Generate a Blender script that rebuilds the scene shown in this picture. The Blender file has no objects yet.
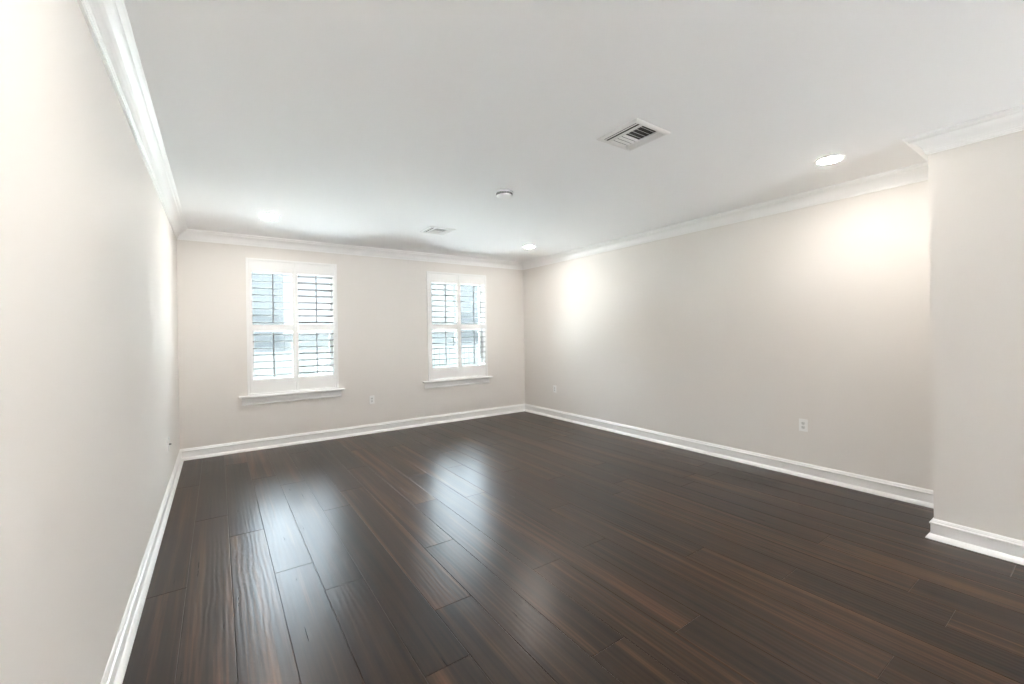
import bpy, bmesh, math, random
from mathutils import Vector, Matrix
random.seed(7)
S = bpy.context.scene
COL = S.collection

# ------------------------------------------------------------------ camera
CAM_H, YAW, ROLL, FPX = 1.4444, 0.6048, -0.0159, 425.95
cam = bpy.data.cameras.new('camera')
cam.sensor_fit = 'HORIZONTAL'; cam.sensor_width = 36.0
cam.lens = FPX * 36.0 / 1024.0
cam.shift_y = -8.56 / 1024.0
cam.clip_start = 0.02; cam.clip_end = 200
camo = bpy.data.objects.new('camera', cam); COL.objects.link(camo)
camo.matrix_world = (Matrix.Translation((0, 0, CAM_H)) @ Matrix.Rotation(-YAW, 4, 'Z')
                     @ Matrix.Rotation(math.pi / 2, 4, 'X') @ Matrix.Rotation(ROLL, 4, 'Z'))
S.camera = camo

# ------------------------------------------------------------------ view, world, sun
S.view_settings.view_transform = 'Standard'
S.view_settings.look = 'None'
S.view_settings.gamma = 1.0
S.view_settings.use_curve_mapping = False
S.view_settings.exposure = 1.6
S.cycles.max_bounces = 14
S.cycles.diffuse_bounces = 9
S.cycles.glossy_bounces = 5
S.cycles.transparent_max_bounces = 12
S.cycles.sample_clamp_indirect = 20.0
S.cycles.caustics_reflective = False
S.cycles.caustics_refractive = False

SKY = 18.5         # brightness of the overcast-bright sky
SUN = 22.0
LAMP = 100.0       # radiance of a recessed lamp's lens

w = bpy.data.worlds.new('sky'); S.world = w; w.use_nodes = True
nt = w.node_tree; nt.nodes.clear()
out = nt.nodes.new('ShaderNodeOutputWorld'); bg = nt.nodes.new('ShaderNodeBackground')
tc = nt.nodes.new('ShaderNodeTexCoord'); sp = nt.nodes.new('ShaderNodeSeparateXYZ')
mr = nt.nodes.new('ShaderNodeMapRange')
mr.inputs['From Min'].default_value = 0.13; mr.inputs['From Max'].default_value = 1.0
mr.inputs['To Min'].default_value = SKY * 0.035; mr.inputs['To Max'].default_value = SKY * 1.9
nt.links.new(tc.outputs['Generated'], sp.inputs[0])
nt.links.new(sp.outputs['Z'], mr.inputs['Value'])
bg.inputs['Color'].default_value = (0.80, 0.90, 1.0, 1)
nt.links.new(mr.outputs[0], bg.inputs['Strength'])
nt.links.new(bg.outputs[0], out.inputs[0])

sun = bpy.data.lights.new('sun', 'SUN'); sun.energy = SUN; sun.angle = math.radians(1.0)
sun.color = (1.0, 0.95, 0.88)
suno = bpy.data.objects.new('sun', sun); COL.objects.link(suno)
suno.location = (2, -6, 12)
suno.rotation_euler = Vector((0.30, 0.07, -1.0)).to_track_quat('-Z', 'Y').to_euler()

# ------------------------------------------------------------------ room dimensions (metres)
XL, XR, XS = -0.385, 4.6955, 4.009
YF, YB, YS = 6.3966, -4.2, 0.767
ZC = 2.738
TH = 0.16
# shutter frames: (x0, x1) of each window on the far wall
WIN = [(0.305, 1.404), (2.770, 3.878)]
WZ0, WZ1 = 0.705, 2.466

# ------------------------------------------------------------------ materials
def mat(name, col, rough=0.5, metal=0.0, spec=0.5):
    m = bpy.data.materials.new(name); m.use_nodes = True
    b = m.node_tree.nodes['Principled BSDF']
    b.inputs['Base Color'].default_value = (*col, 1)
    b.inputs['Roughness'].default_value = rough
    b.inputs['Metallic'].default_value = metal
    b.inputs['Specular IOR Level'].default_value = spec
    return m

def add_bump(m, scale, strength, dist=0.002):
    t = m.node_tree; b = t.nodes['Principled BSDF']
    c = t.nodes.new('ShaderNodeTexCoord'); n = t.nodes.new('ShaderNodeTexNoise')
    n.inputs['Scale'].default_value = scale; n.inputs['Detail'].default_value = 3
    u = t.nodes.new('ShaderNodeBump'); u.inputs['Strength'].default_value = strength
    u.inputs['Distance'].default_value = dist
    t.links.new(c.outputs['Object'], n.inputs['Vector'])
    t.links.new(n.outputs['Fac'], u.inputs['Height'])
    t.links.new(u.outputs['Normal'], b.inputs['Normal'])
    return m

M_WALL = add_bump(mat('wall_paint', (0.815, 0.787, 0.755), 0.55, spec=0.3), 180, 0.08)
M_CEIL = add_bump(mat('ceiling_paint', (0.91, 0.91, 0.91), 0.8, spec=0.2), 150, 0.08)
M_TRIM = mat('trim_enamel', (0.92, 0.918, 0.912), 0.32)
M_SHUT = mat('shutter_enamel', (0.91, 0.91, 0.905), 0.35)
M_LOUV = mat('louver_enamel_shaded', (0.30, 0.30, 0.298), 0.8, spec=0.05)  # white louvers darkened in colour to read as shaded, backlit lines
M_ROD = mat('tilt_rod_grey', (0.20, 0.20, 0.20), 0.4)  # toned darker so the rods read against the bright daylight
M_VINYL = mat('window_vinyl', (0.62, 0.63, 0.62), 0.4)
M_PLATE = mat('outlet_plastic', (0.92, 0.92, 0.91), 0.3)
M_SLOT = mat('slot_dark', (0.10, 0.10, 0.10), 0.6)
M_GREYP = mat('outlet_face_grey', (0.74, 0.74, 0.73), 0.4)
M_METALW = mat('register_enamel', (0.80, 0.795, 0.78), 0.35)
M_DUCT = mat('duct_shade', (0.05, 0.048, 0.045), 0.8)
M_GROUND = add_bump(mat('pale_concrete', (0.61, 0.59, 0.56), 0.85), 12, 0.2)
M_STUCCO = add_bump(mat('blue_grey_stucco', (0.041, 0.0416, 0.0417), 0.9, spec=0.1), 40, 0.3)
M_NWIN = mat('neighbour_window_glass', (0.029, 0.030, 0.0305), 0.4, spec=0.15)
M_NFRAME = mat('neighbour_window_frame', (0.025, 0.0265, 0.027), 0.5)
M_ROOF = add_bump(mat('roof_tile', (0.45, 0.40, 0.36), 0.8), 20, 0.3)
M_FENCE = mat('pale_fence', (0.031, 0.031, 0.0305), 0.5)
M_LAWN = add_bump(mat('lawn_green', (0.05, 0.07, 0.035), 0.95, spec=0.1), 30, 0.4)
M_SOIL = add_bump(mat('bounce_cut_bed', (0.06, 0.05, 0.042), 0.95, spec=0.1), 30, 0.4)
M_PAVE = add_bump(mat('bounce_paving', (0.50, 0.50, 0.485), 0.9), 12, 0.2)

def emit(name, col, strength):
    m = bpy.data.materials.new(name); m.use_nodes = True
    b = m.node_tree.nodes['Principled BSDF']
    b.inputs['Base Color'].default_value = (0.8, 0.8, 0.8, 1)
    b.inputs['Emission Color'].default_value = (*col, 1)
    b.inputs['Emission Strength'].default_value = strength
    return m
M_LENS = emit('lamp_lens', (1.0, 0.935, 0.86), LAMP)

def glass(name):
    m = bpy.data.materials.new(name); m.use_nodes = True
    t = m.node_tree; t.nodes.clear()
    o = t.nodes.new('ShaderNodeOutputMaterial'); mx = t.nodes.new('ShaderNodeMixShader')
    tr = t.nodes.new('ShaderNodeBsdfTransparent'); gl = t.nodes.new('ShaderNodeBsdfGlossy')
    tr.inputs['Color'].default_value = (0.94, 0.97, 0.97, 1)
    gl.inputs['Roughness'].default_value = 0.02
    fr = t.nodes.new('ShaderNodeFresnel'); fr.inputs['IOR'].default_value = 1.3
    t.links.new(fr.outputs[0], mx.inputs[0]); t.links.new(tr.outputs[0], mx.inputs[1])
    t.links.new(gl.outputs[0], mx.inputs[2]); t.links.new(mx.outputs[0], o.inputs[0])
    return m
M_GLASS = glass('window_glass')

def wood():
    m = bpy.data.materials.new('scraped_dark_walnut'); m.use_nodes = True
    t = m.node_tree; L = t.links; N = t.nodes
    b = N['Principled BSDF']
    at = N.new('ShaderNodeAttribute'); at.attribute_name = 'plank'
    sep = N.new('ShaderNodeSeparateColor'); L.new(at.outputs['Color'], sep.inputs[0])
    tc = N.new('ShaderNodeTexCoord')
    # move the grain of every plank to a place of its own
    off = N.new('ShaderNodeCombineXYZ')
    def math_(op, a, bb):
        n = N.new('ShaderNodeMath'); n.operation = op
        for i, v in enumerate((a, bb)):
            if hasattr(v, 'links'): L.new(v, n.inputs[i])
            else: n.inputs[i].default_value = v
        return n.outputs[0]
    L.new(math_('MULTIPLY', sep.outputs['Green'], 37.0), off.inputs[0])
    L.new(math_('MULTIPLY', sep.outputs['Blue'], 53.0), off.inputs[1])
    L.new(math_('MULTIPLY', sep.outputs['Red'], 11.0), off.inputs[2])
    add = N.new('ShaderNodeVectorMath'); add.operation = 'ADD'
    L.new(tc.outputs['Object'], add.inputs[0]); L.new(off.outputs[0], add.inputs[1])
    def noise(sx, sy, scale, detail=3, dist=0.0, rough=0.5):
        mp = N.new('ShaderNodeMapping'); mp.inputs['Scale'].default_value = (sx, sy, 1)
        L.new(add.outputs[0], mp.inputs['Vector'])
        n = N.new('ShaderNodeTexNoise'); n.inputs['Scale'].default_value = scale
        n.inputs['Detail'].default_value = detail; n.inputs['Distortion'].default_value = dist
        n.inputs['Roughness'].default_value = rough
        L.new(mp.outputs[0], n.inputs['Vector'])
        return n.outputs['Fac']
    grain = noise(19, 0.5, 1.0, 4, 0.4)
    fine = noise(90, 1.6, 1.0, 3, 0.2)
    # colour: broad streaks + fine streaks + plank tone
    ramp = N.new('ShaderNodeValToRGB'); e = ramp.color_ramp.elements
    e[0].position = 0.28; e[0].color = (0.0070, 0.0042, 0.0030, 1)
    e[1].position = 0.80; e[1].color = (0.150, 0.072, 0.034, 1)
    k = e.new(0.52); k.color = (0.031, 0.0155, 0.0083, 1)
    v = math_('ADD', math_('MULTIPLY', grain, 0.72), math_('MULTIPLY', fine, 0.30))
    v = math_('ADD', v, math_('MULTIPLY', sep.outputs['Red'], 0.14))
    v = math_('SUBTRACT', v, 0.10)
    L.new(v, ramp.inputs[0]); L.new(ramp.outputs[0], b.inputs['Base Color'])
    # hand-scraped ripples that run along the plank and wander
    rip = N.new('ShaderNodeTexWave'); rip.wave_type = 'BANDS'; rip.bands_direction = 'X'
    mp = N.new('ShaderNodeMapping'); mp.inputs['Scale'].default_value = (1, 0.16, 1)
    L.new(add.outputs[0], mp.inputs['Vector']); L.new(mp.outputs[0], rip.inputs['Vector'])
    rip.inputs['Scale'].default_value = 11.0; rip.inputs['Distortion'].default_value = 5.0
    rip.inputs['Detail'].default_value = 1.5; rip.inputs['Detail Scale'].default_value = 1.3
    amp = noise(1.6, 0.7, 1.0, 1)
    ampr = N.new('ShaderNodeMapRange'); ampr.inputs['From Min'].default_value = 0.40
    ampr.inputs['From Max'].default_value = 0.66; L.new(amp, ampr.inputs['Value'])
    amp = math_('ADD', math_('MULTIPLY', ampr.outputs[0], 0.8), 0.10)
    h = math_('MULTIPLY', rip.outputs['Fac'], amp)
    h = math_('ADD', h, math_('MULTIPLY', fine, 0.10))
    bp = N.new('ShaderNodeBump'); bp.inputs['Strength'].default_value = 0.19
    bp.inputs['Distance'].default_value = 0.0016
    L.new(h, bp.inputs['Height']); L.new(bp.outputs[0], b.inputs['Normal'])
    rr = N.new('ShaderNodeMapRange'); rr.inputs['To Min'].default_value = 0.25
    rr.inputs['To Max'].default_value = 0.34; L.new(fine, rr.inputs['Value'])
    L.new(rr.outputs[0], b.inputs['Roughness'])
    b.inputs['IOR'].default_value = 1.39
    return m
M_WOOD = wood()

# ------------------------------------------------------------------ helpers
def link(name, bm, m, parent=None, smooth=False):
    me = bpy.data.meshes.new(name); bmesh.ops.recalc_face_normals(bm, faces=bm.faces)
    bm.to_mesh(me); bm.free()
    if m: me.materials.append(m)
    if smooth:
        for p in me.polygons: p.use_smooth = True
    o = bpy.data.objects.new(name, me); COL.objects.link(o)
    if parent: o.parent = parent
    return o

def empty(name, loc, label=None, cat=None, group=None):
    o = bpy.data.objects.new(name, None); COL.objects.link(o); o.location = loc
    o.empty_display_size = 0.05
    if label: o['label'] = label
    if cat: o['category'] = cat
    if group: o['group'] = group
    return o

def box(bm, x0, x1, y0, y1, z0, z1, bevel=0.0):
    v = [bm.verts.new((x, y, z)) for x in (x0, x1) for y in (y0, y1) for z in (z0, z1)]
    f = [bm.faces.new([v[i] for i in q]) for q in
         ((0, 1, 3, 2), (4, 6, 7, 5), (0, 4, 5, 1), (2, 3, 7, 6), (0, 2, 6, 4), (1, 5, 7, 3))]
    if bevel:
        ed = list({e for q in f for e in q.edges})
        bmesh.ops.bevel(bm, geom=ed, offset=bevel, segments=2, profile=0.5, affect='EDGES')

def structure(name, bm, m, label):
    o = link(name, bm, m); o['kind'] = 'structure'
    o['label'] = label; o['category'] = name.split('_')[0]
    return o

def sweep(bm, prof, p0, p1, n, up, e0=0.0, e1=0.0):
    """Extrude a moulding profile [(offset from wall, height)] from p0 to p1.
    n = direction out of the wall; e0/e1 = mitre: the end moves by e*offset along the run."""
    d = (p1 - p0).normalized()
    rings = []
    for base, e in ((p0, e0), (p1, e1)):
        rings.append([bm.verts.new(base + n * a + up * b + d * (e * a)) for a, b in prof])
    k = len(prof)
    for i in range(k):
        j = (i + 1) % k
        bm.faces.new((rings[0][i], rings[0][j], rings[1][j], rings[1][i]))
    bm.faces.new(rings[0]); bm.faces.new(list(reversed(rings[1])))

def wall_with_holes(bm, x0, x1, y0, y1, z0, z1, holes):
    """Wall in the XZ plane, thickness y0..y1, rectangular holes (xa, xb, za, zb)."""
    xs = sorted({x0, x1, *[h[0] for h in holes], *[h[1] for h in holes]})
    zs = sorted({z0, z1, *[h[2] for h in holes], *[h[3] for h in holes]})
    def solid(i, j):
        if not (0 <= i < len(xs) - 1 and 0 <= j < len(zs) - 1): return False
        cx = (xs[i] + xs[i + 1]) / 2; cz = (zs[j] + zs[j + 1]) / 2
        return not any(h[0] < cx < h[1] and h[2] < cz < h[3] for h in holes)
    vc = {}
    def V(x, y, z):
        k = (round(x, 5), round(y, 5), round(z, 5))
        if k not in vc: vc[k] = bm.verts.new((x, y, z))
        return vc[k]
    for i in range(len(xs) - 1):
        for j in range(len(zs) - 1):
            if not solid(i, j): continue
            a, b, c, d = xs[i], xs[i + 1], zs[j], zs[j + 1]
            for y in (y0, y1):
                bm.faces.new((V(a, y, c), V(b, y, c), V(b, y, d), V(a, y, d)))
            for di, dj, q in ((-1, 0, (a, a, c, d)), (1, 0, (b, b, c, d)), (0, -1, (a, b, c, c)), (0, 1, (a, b, d, d))):
                if not solid(i + di, j + dj):
                    xa, xb, za, zb = q
                    bm.faces.new((V(xa, y0, za), V(xb, y0, zb), V(xb, y1, zb), V(xa, y1, za)))

# ------------------------------------------------------------------ floor: planks laid along Y, one mesh
PW, PX0, PLEN = 0.2165, -0.166, 2.10
JOINT = {-1: 3.12, 0: 4.19, 1: 3.72, 2: 2.98, 3: 2.61, 4: 1.70, 5: 2.078, 6: 2.72, 7: 1.37, 8: 2.08,
         9: 3.35, 10: 2.095, 11: 2.70, 12: 1.62, 13: 3.25, 14: 0.514}
bm = bmesh.new()
lay = bm.loops.layers.float_color.new('plank')
CH, CD = 0.0022, 0.0018
k0 = math.floor((XL - PX0) / PW); k1 = math.ceil((XR - PX0) / PW)
for k in range(k0, k1):
    xa, xb = max(PX0 + k * PW, XL), min(PX0 + (k + 1) * PW, XR)
    j = JOINT.get(k, random.uniform(0, PLEN))
    cuts = [j + n * PLEN for n in range(-6, 6)]
    ys = [YB] + [c for c in cuts if YB + 0.05 < c < YF - 0.05] + [YF]
    for ya, yb in zip(ys[:-1], ys[1:]):
        col = (random.random(), random.random(), random.random(), 1)
        top = [bm.verts.new(p) for p in ((xa + CH, ya + CH, 0), (xb - CH, ya + CH, 0), (xb - CH, yb - CH, 0), (xa + CH, yb - CH, 0))]
        low = [bm.verts.new(p) for p in ((xa, ya, -CD), (xb, ya, -CD), (xb, yb, -CD), (xa, yb, -CD))]
        bot = [bm.verts.new((v.co.x, v.co.y, -0.018)) for v in low]
        fs = [bm.faces.new(top)]
        for i in range(4):
            q = (i + 1) % 4
            fs.append(bm.faces.new((low[i], low[q], top[q], top[i])))
            fs.append(bm.faces.new((bot[i], bot[q], low[q], low[i])))
        fs.append(bm.faces.new(bot[::-1]))
        for f in fs:
            for l in f.loops: l[lay] = col
structure('floor', bm, M_WOOD, 'dark brown hand-scraped hardwood plank floor')

# ------------------------------------------------------------------ shell
bm = bmesh.new(); box(bm, XL - TH, XR + TH, YB - TH, YF + TH, ZC, ZC + 0.15)
structure('ceiling', bm, M_CEIL, 'smooth white flat ceiling')
HOLE = 0.030      # the wall opening sits behind the shutter frame
holes = [(a + HOLE, b - HOLE, WZ0 + 0.004, WZ1 - HOLE) for a, b in WIN]
bm = bmesh.new(); wall_with_holes(bm, XL - TH, XR + TH, YF, YF + TH, -0.15, ZC, holes)
structure('wall_far', bm, M_WALL, 'pale greige far wall with the two shuttered windows')
bm = bmesh.new(); box(bm, XL - TH, XL, YB - TH, YF, -0.15, ZC)
structure('wall_left', bm, M_WALL, 'long pale greige wall on the left')
bm = bmesh.new(); box(bm, XR, XR + TH, YS - 0.3, YF, -0.15, ZC)
structure('wall_right', bm, M_WALL, 'long pale greige wall on the right with an outlet')
bm = bmesh.new(); box(bm, XS, XR + TH, YB - TH, YS, 0.0, ZC, 0.0)
structure('wall_near_right', bm, M_WALL, 'projecting wall end at the right edge')
BACK_FILL = [(2.95, 3.95, 0.02, 2.45)]  # opening added behind the viewer to let fill light in
bm = bmesh.new(); wall_with_holes(bm, XL, XS, YB - TH, YB, -0.15, ZC, BACK_FILL)
structure('wall_back', bm, M_WALL, 'back wall behind the viewer with an opening added for fill light')

# mouldings
BASE = [(0, 0), (0.037, 0), (0.036, 0.007), (0.031, 0.017), (0.022, 0.028), (0.015, 0.033), (0.0145, 0.098),
        (0.019, 0.101), (0.0205, 0.106), (0.019, 0.111), (0.013, 0.114), (0.012, 0.121), (0.008, 0.130), (0.004, 0.135), (0, 0.135)]
CROWN = [(0, 0), (0, -0.118), (0.012, -0.118), (0.0125, -0.102), (0.0165, -0.0995), (0.0165, -0.094), (0.021, -0.0905),
         (0.024, -0.080), (0.031, -0.066), (0.041, -0.053), (0.053, -0.043), (0.066, -0.0365), (0.078, -0.0325),
         (0.084, -0.026), (0.0845, -0.021), (0.092, -0.0185), (0.100, -0.014), (0.1055, -0.008), (0.1075, -0.007), (0.1075, 0)]
UP = Vector((0, 0, 1)); PXv, PYv = Vector((1, 0, 0)), Vector((0, 1, 0))
def mould(name, prof, z, p0, p1, n, e0, e1, label):
    bm = bmesh.new()
    sweep(bm, prof, Vector((*p0, z)), Vector((*p1, z)), n, UP, e0, e1)
    o = link(name, bm, M_TRIM); o['kind'] = 'structure'; o['label'] = label
    o['category'] = 'baseboard' if 'base' in name else 'crown moulding'
    return o
runs = [('left', (XL, YB), (XL, YF), PXv, 0, -1, 'left wall'),
        ('far', (XL, YF), (XR, YF), -PYv, 1, -1, 'far wall under the windows'),
        ('right', (XR, YF), (XR, YS), -PXv, 1, -1, 'right wall'),
        ('end', (XR, YS), (XS, YS), PYv, 1, 1, 'end face of the projecting wall'),
        ('near_right', (XS, YS), (XS, YB), -PXv, -1, 0, 'projecting wall at the right edge')]
for n, (side, p0, p1, nv, e0, e1, lb) in enumerate(runs):
    mould('baseboard_' + side, BASE, 0.0, p0, p1, nv, e0, e1, 'white stepped baseboard along the ' + lb)
    mould('trim_%d' % (n + 1), CROWN, ZC, p0, p1, nv, e0, e1, 'white crown moulding along the ' + lb.replace(' under the windows', ' above the windows'))

# ------------------------------------------------------------------ windows (sash, glass, stool, apron)
for n, (a, b) in enumerate(WIN):
    side = ('left', 'right')[n]
    r = empty('window_%d' % (n + 1), ((a + b) / 2, YF + 0.1, WZ0)); r['kind'] = 'structure'
    r['label'] = side + ' window of the far wall behind white shutters'; r['category'] = 'window'
    ox, oy, oz = r.location
    xa, xb, za, zb = a + HOLE, b - HOLE, WZ0 + 0.004, WZ1 - HOLE
    zm = 1.565
    def part(name, boxes, m, bev=0.003):
        bm = bmesh.new()
        for q in boxes:
            box(bm, q[0] - ox, q[1] - ox, q[2] - oy, q[3] - oy, q[4] - oz, q[5] - oz, bev)
        return link(name, bm, m, r)
    y0, y1 = YF + 0.085, YF + 0.125        # lower sash
    t = 0.058
    low = part('lower_sash', [(xa, xa + t, y0, y1, za, zm), (xb - t, xb, y0, y1, za, zm),
                              (xa + t, xb - t, y0, y1, za, za + t), (xa + t, xb - t, y0, y1, zm - 0.045, zm)], M_VINYL)
    y2, y3 = YF + 0.122, YF + 0.156
    t2 = 0.040
    upp = part('upper_sash', [(xa, xa + t2, y2, y3, zm - 0.04, zb), (xb - t2, xb, y2, y3, zm - 0.04, zb),
                              (xa + t2, xb - t2, y2, y3, zb - t2, zb), (xa + t2, xb - t2, y2, y3, zm - 0.04, zm)], M_VINYL)
    for o_, q in ((low, (xa + t, xb - t, y0 + 0.017, y0 + 0.023, za + t, zm - 0.045)),
                  (upp, (xa + t2, xb - t2, y2 + 0.014, y2 + 0.020, zm, zb - t2))):
        bm = bmesh.new(); box(bm, q[0] - ox, q[1] - ox, q[2] - oy, q[3] - oy, q[4] - oz, q[5] - oz)
        link('glass_pane', bm, M_GLASS, o_)
    # stool with rounded nose, moulded apron with a bead along its lower edge
    part('window_sill', [(a - 0.098, b + 0.075, YF - 0.075, YF + 0.0005, WZ0 - 0.026, WZ0 - 0.001)], M_TRIM, 0.008)
    bm = bmesh.new()
    ap = [(0, 0), (0.020, 0), (0.024, 0.006), (0.023, 0.014), (0.016, 0.018), (0.013, 0.024), (0.014, 0.078), (0.020, 0.086), (0.030, 0.094), (0, 0.094)]
    sweep(bm, ap, Vector((a - 0.062 - ox, YF - oy, WZ0 - 0.120 - oz)), Vector((b + 0.036 - ox, YF - oy, WZ0 - 0.120 - oz)), -PYv, UP)
    link('apron', bm, M_TRIM, r)

# ------------------------------------------------------------------ plantation shutters
def louver_mesh(name, width):
    bm = bmesh.new(); N = 14; rings = []
    for x in (-width / 2, width / 2):
        ring = []
        for i in range(N):
            an = 2 * math.pi * i / N
            ring.append(bm.verts.new((x, 0.038 * math.cos(an), 0.0060 * math.sin(an))))
        rings.append(ring)
    for i in range(N):
        q = (i + 1) % N
        bm.faces.new((rings[0][i], rings[0][q], rings[1][q], rings[1][i]))
    bm.faces.new(rings[0]); bm.faces.new(rings[1][::-1])
    bmesh.ops.recalc_face_normals(bm, faces=bm.faces)
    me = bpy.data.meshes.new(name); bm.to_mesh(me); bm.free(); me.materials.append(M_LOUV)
    for p in me.polygons: p.use_smooth = True
    return me

#          openings of the two panels                     tilt (upper, lower) of each, degrees; + = room edge up
SHUT = [([(0.370, 0.833), (0.901, 1.346)], [(-4, 3), (17, 15)]),
        ([(2.842, 3.301), (3.371, 3.832)], [(10, 8), (-2, 4)])]
ZLO, ZLM, ZUM, ZTOP = 0.905, 1.527, 1.611, 2.290
for n, (a, b) in enumerate(WIN):
    r = empty('plantation_shutter', ((a + b) / 2, YF, WZ0),
              ('white plantation shutter on the wider-looking left window, nearer the left wall',
               'white plantation shutter on the right window, nearer the right-hand corner')[n],
              'shutter', 'plantation shutters on the far wall')
    ox, oy, oz = r.location
    def bx(bm, x0, x1, y0, y1, z0, z1, bev=0.002): box(bm, x0 - ox, x1 - ox, y0 - oy, y1 - oy, z0 - oz, z1 - oz, bev)
    FW = 0.028
    bm = bmesh.new()
    fy0, fy1 = YF - 0.022, YF
    bx(bm, a, a + FW, fy0, fy1, WZ0, WZ1); bx(bm, b - FW, b, fy0, fy1, WZ0, WZ1)
    bx(bm, a + FW, b - FW, fy0, fy1, WZ1 - FW, WZ1); bx(bm, a + FW, b - FW, fy0, fy1, WZ0, WZ0 + FW * 0.7)
    # the frame's inner lip that runs back into the wall opening
    bx(bm, a + FW + 0.003, a + FW + 0.012, YF - 0.002, YF + 0.05, WZ0 + 0.006, WZ1 - FW - 0.003, 0)
    bx(bm, b - FW - 0.012, b - FW - 0.003, YF - 0.002, YF + 0.05, WZ0 + 0.006, WZ1 - FW - 0.003, 0)
    link('shutter_frame', bm, M_SHUT, r)
    ops, tilts = SHUT[n]
    mid = (ops[0][1] + ops[1][0]) / 2
    for k, ((xa, xb), (tu, tl)) in enumerate(zip(ops, tilts)):
        e0 = a + FW + 0.002 if k == 0 else mid + 0.0012
        e1 = mid - 0.0012 if k == 0 else b - FW - 0.002
        z0, z1 = WZ0 + FW * 0.7 + 0.002, WZ1 - FW - 0.002
        py0, py1 = YF - 0.018, YF + 0.010
        bm = bmesh.new()
        bx(bm, e0, xa, py0, py1, z0, z1); bx(bm, xb, e1, py0, py1, z0, z1)
        bx(bm, xa, xb, py0 + 0.001, py1 - 0.001, z0, ZLO); bx(bm, xa, xb, py0 + 0.001, py1 - 0.001, ZLM, ZUM)
        bx(bm, xa, xb, py0 + 0.001, py1 - 0.001, ZTOP, z1)
        p = link('shutter_panel', bm, M_SHUT, r)
        cy = (py0 + py1) / 2
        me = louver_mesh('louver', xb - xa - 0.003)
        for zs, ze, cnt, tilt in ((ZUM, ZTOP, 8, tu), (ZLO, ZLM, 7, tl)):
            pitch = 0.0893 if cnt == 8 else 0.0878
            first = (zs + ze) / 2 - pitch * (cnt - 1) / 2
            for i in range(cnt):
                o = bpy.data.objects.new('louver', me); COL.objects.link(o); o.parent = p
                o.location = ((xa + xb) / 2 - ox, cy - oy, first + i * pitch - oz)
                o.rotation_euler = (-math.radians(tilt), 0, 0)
            bm = bmesh.new()
            xc = (xa + xb) / 2
            ry = cy - 0.038 * math.cos(math.radians(tilt)) - 0.003
            bx(bm, xc - 0.0075, xc + 0.0075, ry - 0.010, ry, zs + 0.018, ze - 0.004, 0.003)
            ro = link('tilt_rod', bm, M_ROD, p); ro['label'] = 'grey tilt rod'

# ------------------------------------------------------------------ recessed ceiling lamps
def ring_disc(bm, prof, seg=40, cap_in=False):
    rings = []
    for rr, z in prof:
        rings.append([bm.verts.new((rr * math.cos(2 * math.pi * i / seg), rr * math.sin(2 * math.pi * i / seg), z)) for i in range(seg)])
    for a_, b_ in zip(rings[:-1], rings[1:]):
        for i in range(seg):
            q = (i + 1) % seg
            bm.faces.new((a_[i], a_[q], b_[q], b_[i]))
    if cap_in: bm.faces.new(rings[-1])
    return rings
CANS = [((3.878, 1.29), 'round recessed ceiling light near the projecting wall, the nearest in view', True),
        ((3.845, 5.08), 'round recessed ceiling light in the far right corner, right of the small vent', True),
        ((0.47, 5.20), 'round recessed ceiling light above the left window', True),
        ((0.47, 1.25), 'round recessed ceiling light just above the top of the view', False),
        ((0.47, -1.6), 'unseen recessed ceiling light added behind the viewer on the left', False)]  # the lamp behind the viewer is unseen, added as fill
for (x, y), lb, vis in CANS:
    r = empty('recessed_light', (x, y, ZC), lb, 'ceiling light', 'recessed ceiling lights')
    bm = bmesh.new()
    ring_disc(bm, [(0.095, 0.0), (0.094, -0.004), (0.088, -0.007), (0.078, -0.006), (0.073, -0.002), (0.073, 0.0)])
    link('trim_ring', bm, M_TRIM, r, True)
    bm = bmesh.new()
    ring_disc(bm, [(0.073, -0.0015), (0.071, -0.007), (0.064, -0.010), (0.045, -0.013), (0.022, -0.0145), (0.004, -0.015)], cap_in=True)
    ln = link('lens', bm, M_LENS, r, True)

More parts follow.
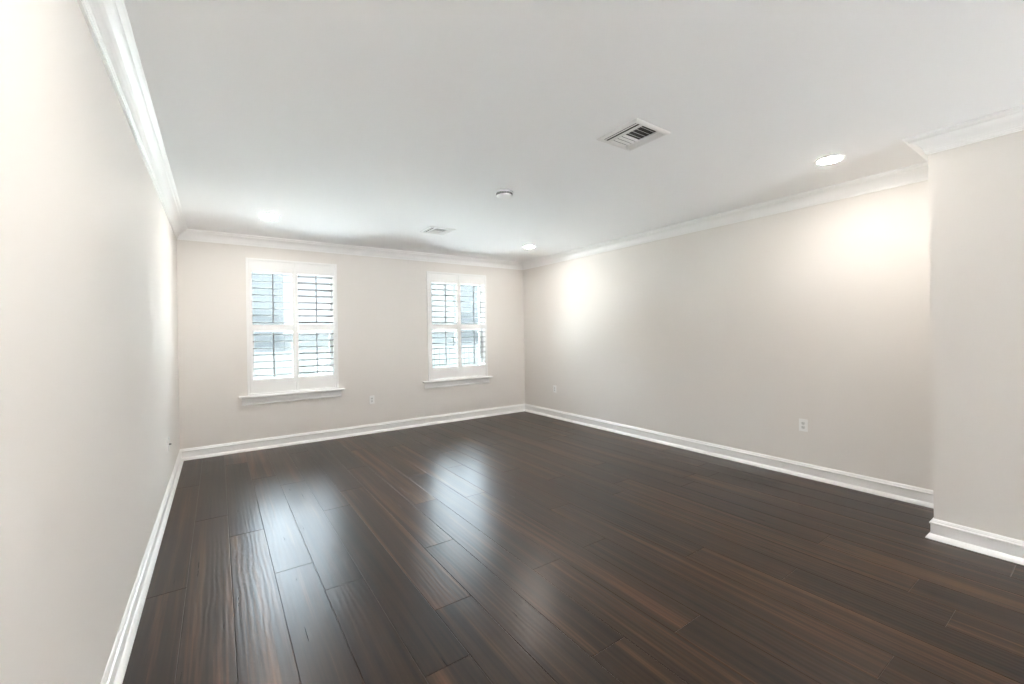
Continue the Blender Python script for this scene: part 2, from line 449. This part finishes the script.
# ------------------------------------------------------------------ ceiling registers
def register(x, y, label, size=0.335):
    r = empty('ceiling_vent', (x, y, ZC), label, 'vent', 'ceiling vents')
    h = size / 2
    bm = bmesh.new()
    fr = 0.030
    prof = [(0, 0), (0, -0.004), (fr * 0.35, -0.0105), (fr * 0.8, -0.012), (fr, -0.010), (fr, 0)]
    # four mitred sides of the stamped frame (profile offsets measured inward)
    c = [Vector((-h, -h, 0)), Vector((h, -h, 0)), Vector((h, h, 0)), Vector((-h, h, 0))]
    for i in range(4):
        p0, p1 = c[i], c[(i + 1) % 4]; d = (p1 - p0).normalized(); nrm = Vector((-d.y, d.x, 0))
        rings = [[bm.verts.new(b + nrm * a_ + UP * z_ + d * (s * a_)) for a_, z_ in prof] for b, s in ((p0, 1), (p1, -1))]
        for q in range(len(prof)):
            w_ = (q + 1) % len(prof)
            bm.faces.new((rings[0][q], rings[0][w_], rings[1][w_], rings[1][q]))
        bm.faces.new(rings[0]); bm.faces.new(rings[1][::-1])
    link('register_frame', bm, M_METALW, r)
    bm = bmesh.new(); box(bm, -h + fr, h - fr, -h + fr, h - fr, -0.0022, -0.0006)  # dark plate in place of a hole, its colour stands for shade
    o = link('duct_backing', bm, M_DUCT, r); o['label'] = 'dark plate standing in for the shade of the duct'
    inner = h - fr
    bank = inner * 0.42
    for s in (-1, 1):
        xx = s * (inner - bank)
        bars = bmesh.new(); box(bars, xx - 0.004, xx + 0.004, -inner, inner, -0.012, -0.0025)
        link('divider', bars, M_METALW, r)
    def slat(cx, cy, length, along_y, tilt, wid):
        bm = bmesh.new()
        box(bm, -length / 2, length / 2, -wid / 2, wid / 2, -0.0006, 0.0006)
        M = Matrix.Translation((cx, cy, -0.0088)) @ Matrix.Rotation(math.pi / 2 if along_y else 0, 4, 'Z') @ Matrix.Rotation(tilt, 4, 'X')
        bmesh.ops.transform(bm, matrix=M, verts=bm.verts)
        link('slat', bm, M_METALW, r)
    for i in range(2):
        px = inner - (i + 0.5) * bank / 2
        slat(-px, 0, 2 * inner, True, math.radians(-16), 0.021)
        slat(px, 0, 2 * inner, True, math.radians(34), 0.026)
    cw = 2 * (inner - bank) - 0.010
    for i in range(8):
        yy = -inner + (i + 0.5) * 2 * inner / 8
        slat(0, yy, cw, False, math.radians(32 if i < 4 else -32), 0.018)
    return r
register(2.275, 1.850, 'white square ceiling vent nearest the viewer, with dark slots')
register(2.262, 4.865, 'small-looking white ceiling vent far back near the windows')

# ------------------------------------------------------------------ smoke detector
r = empty('smoke_detector', (2.175, 3.235, ZC), 'round white smoke detector in the middle of the ceiling', 'smoke detector')
bm = bmesh.new(); ring_disc(bm, [(0.084, 0.0), (0.084, -0.010), (0.080, -0.013), (0.060, -0.014)], cap_in=True)
link('base', bm, M_PLATE, r)
bm = bmesh.new(); ring_disc(bm, [(0.0735, -0.0125), (0.0735, -0.034), (0.066, -0.043), (0.046, -0.047), (0.014, -0.048)], cap_in=True)
link('housing', bm, M_PLATE, r, True)
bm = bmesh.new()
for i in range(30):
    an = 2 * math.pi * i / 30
    b2 = bmesh.new(); box(b2, -0.0063, 0.0063, -0.0012, 0.0012, -0.0325, -0.0145)  # slots drawn tall so their dark colour imitates the shaded side
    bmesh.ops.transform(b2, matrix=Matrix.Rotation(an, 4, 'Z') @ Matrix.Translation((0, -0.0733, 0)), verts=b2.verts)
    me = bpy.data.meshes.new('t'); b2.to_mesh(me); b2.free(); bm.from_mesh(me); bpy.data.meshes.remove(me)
o = link('shade_air_slots', bm, M_SLOT, r); o['label'] = 'dark air slots made tall to suggest the shaded side'

# ------------------------------------------------------------------ wall outlets
def outlet(loc, rotz, label, kind='duplex'):
    """Built facing -Y; rotz turns it onto its wall."""
    r = empty('wall_outlet' if kind == 'duplex' else 'cable_jack', loc, label, 'outlet' if kind == 'duplex' else 'wall jack',
              'wall outlets' if kind == 'duplex' else None)
    r.rotation_euler = (0, 0, rotz)
    bm = bmesh.new(); box(bm, -0.037, 0.037, -0.0065, 0, -0.060, 0.060, 0.0022)
    link('cover_plate', bm, M_PLATE, r)
    if kind == 'duplex':
        for s in (-1, 1):
            bm = bmesh.new()
            seg = 24; zc = s * 0.020
            ring = []
            for i in range(seg):
                an = 2 * math.pi * i / seg
                px, pz = 0.0172 * math.cos(an), 0.0172 * math.sin(an)
                pz = max(-0.0135, min(0.0135, pz)); ring.append((px, pz + zc))
            f0 = [bm.verts.new((p[0], -0.0060, p[1])) for p in ring]; f1 = [bm.verts.new((p[0], -0.0082, p[1])) for p in ring]
            for i in range(seg):
                q = (i + 1) % seg; bm.faces.new((f0[i], f0[q], f1[q], f1[i]))
            bm.faces.new(f1); bm.faces.new(f0[::-1])
            so = link('socket', bm, M_GREYP, r); so['label'] = 'grey socket face'
            bm = bmesh.new()
            for dx, hh in ((-0.0063, 0.0045), (0.0063, 0.0035)):
                box(bm, dx - 0.0011, dx + 0.0011, -0.0086, -0.0080, zc + 0.002 - hh, zc + 0.002 + hh)
            box(bm, -0.0022, 0.0022, -0.0086, -0.0080, zc - 0.0105, zc - 0.006)
            link('slots', bm, M_SLOT, so)
    else:
        bm = bmesh.new(); ring_disc(bm, [(0.009, 0.0), (0.009, 0.006), (0.0055, 0.0065), (0.0055, 0.016), (0.003, 0.016)], 20, True)
        bmesh.ops.transform(bm, matrix=Matrix.Translation((0, -0.006, -0.008)) @ Matrix.Rotation(math.pi / 2, 4, 'X'), verts=bm.verts)
        o = link('connector', bm, M_SLOT, r); o['label'] = 'dark threaded connector'
    bm = bmesh.new()
    ring_disc(bm, [(0.0032, 0.0), (0.0028, 0.0009), (0.001, 0.0012)], 16, True)
    zsc = 0.0 if kind == 'duplex' else 0.042
    bmesh.ops.transform(bm, matrix=Matrix.Translation((0, -0.0064, zsc)) @ Matrix.Rotation(math.pi / 2, 4, 'X'), verts=bm.verts)
    link('screw', bm, M_GREYP, r)
    return r
outlet((XR, 1.812, 0.503), -math.pi / 2, 'white duplex outlet low on the right wall, nearest the viewer')
outlet((XR, 5.54, 0.49), -math.pi / 2, 'white duplex outlet on the right wall beside the far corner')
outlet((1.872, YF, 0.493), 0, 'white duplex outlet on the far wall between the windows')
outlet((XL, 5.02, 0.485), math.pi / 2, 'white wall plate with a dark connector low on the left wall', 'jack')

# ------------------------------------------------------------------ outside
bm = bmesh.new(); box(bm, -25, 30, YF + TH + 1.4, 13.6, -0.45, -0.25)  # out of view, added as a bright reflector for the ceiling
o = link('ground', bm, M_PAVE); o['kind'] = 'structure'; o['label'] = 'unseen pale paving added to bounce daylight onto the ceiling'; o['category'] = 'ground'
bm = bmesh.new(); box(bm, -25, 30, YF + TH, YF + TH + 1.4, -0.45, -0.27)  # dark strip added to cut light bounced up onto the louvers
o = link('added_bed', bm, M_SOIL); o['kind'] = 'structure'; o['label'] = 'unseen dark bed added along the house to cut bounced light'; o['category'] = 'planting bed'
bm = bmesh.new(); box(bm, -25, 30, 13.6, 45, -0.45, -0.26)
o = link('lawn', bm, M_LAWN); o['kind'] = 'structure'; o['label'] = 'lawn beyond the paving outside'; o['category'] = 'lawn'
bm = bmesh.new(); box(bm, -25, 30, -25, YB - TH, -0.35, -0.15)  # unseen ground added to bounce light through the back opening
o = link('bounce_patio', bm, M_GROUND); o['kind'] = 'structure'; o['label'] = 'unseen grey ground added outside the back opening to bounce light in'; o['category'] = 'bounce_patio'

def house(name, x0, x1, y0, win, label):
    r = empty(name, (x0, y0, -0.25), label, 'house', 'neighbouring houses beyond the fence')
    H = 5.6; D = 8.0; W = x1 - x0
    bm = bmesh.new(); wx0, wx1, wz0, wz1 = win
    wall_with_holes(bm, 0, W, 0, 0.2, 0, H, [(wx0 - x0, wx1 - x0, wz0 + 0.25, wz1 + 0.25)])
    box(bm, 0, 0.2, 0.2, D, 0, H); box(bm, W - 0.2, W, 0.2, D, 0, H); box(bm, 0.2, W - 0.2, D - 0.2, D, 0, H)
    link('house_wall', bm, M_STUCCO, r)
    bm = bmesh.new()
    v = [bm.verts.new(p) for p in ((-0.1, -0.35, H), (W + 0.1, -0.35, H), (W + 0.1, D + 0.35, H), (-0.1, D + 0.35, H),
                                   (1.5, D / 2, H + 1.2), (W - 1.5, D / 2, H + 1.2))]
    for q in ((0, 1, 5, 4), (1, 2, 5), (2, 3, 4, 5), (3, 0, 4), (3, 2, 1, 0)): bm.faces.new([v[i] for i in q])
    link('roof', bm, M_ROOF, r)
    a, b, c, d = wx0 - x0, wx1 - x0, wz0 + 0.25, wz1 + 0.25
    bm = bmesh.new()
    for q in ((a, b, d - 0.10, d), (a, b, c, c + 0.06), (a, a + 0.05, c + 0.06, d - 0.10), (b - 0.05, b, c + 0.06, d - 0.10)):
        box(bm, q[0], q[1], 0.03, 0.10, q[2], q[3])
    f = link('house_window', bm, M_NFRAME, r)
    bm = bmesh.new(); box(bm, a + 0.05, b - 0.05, 0.06, 0.07, c + 0.06, d - 0.10)
    link('pane', bm, M_NWIN, f)
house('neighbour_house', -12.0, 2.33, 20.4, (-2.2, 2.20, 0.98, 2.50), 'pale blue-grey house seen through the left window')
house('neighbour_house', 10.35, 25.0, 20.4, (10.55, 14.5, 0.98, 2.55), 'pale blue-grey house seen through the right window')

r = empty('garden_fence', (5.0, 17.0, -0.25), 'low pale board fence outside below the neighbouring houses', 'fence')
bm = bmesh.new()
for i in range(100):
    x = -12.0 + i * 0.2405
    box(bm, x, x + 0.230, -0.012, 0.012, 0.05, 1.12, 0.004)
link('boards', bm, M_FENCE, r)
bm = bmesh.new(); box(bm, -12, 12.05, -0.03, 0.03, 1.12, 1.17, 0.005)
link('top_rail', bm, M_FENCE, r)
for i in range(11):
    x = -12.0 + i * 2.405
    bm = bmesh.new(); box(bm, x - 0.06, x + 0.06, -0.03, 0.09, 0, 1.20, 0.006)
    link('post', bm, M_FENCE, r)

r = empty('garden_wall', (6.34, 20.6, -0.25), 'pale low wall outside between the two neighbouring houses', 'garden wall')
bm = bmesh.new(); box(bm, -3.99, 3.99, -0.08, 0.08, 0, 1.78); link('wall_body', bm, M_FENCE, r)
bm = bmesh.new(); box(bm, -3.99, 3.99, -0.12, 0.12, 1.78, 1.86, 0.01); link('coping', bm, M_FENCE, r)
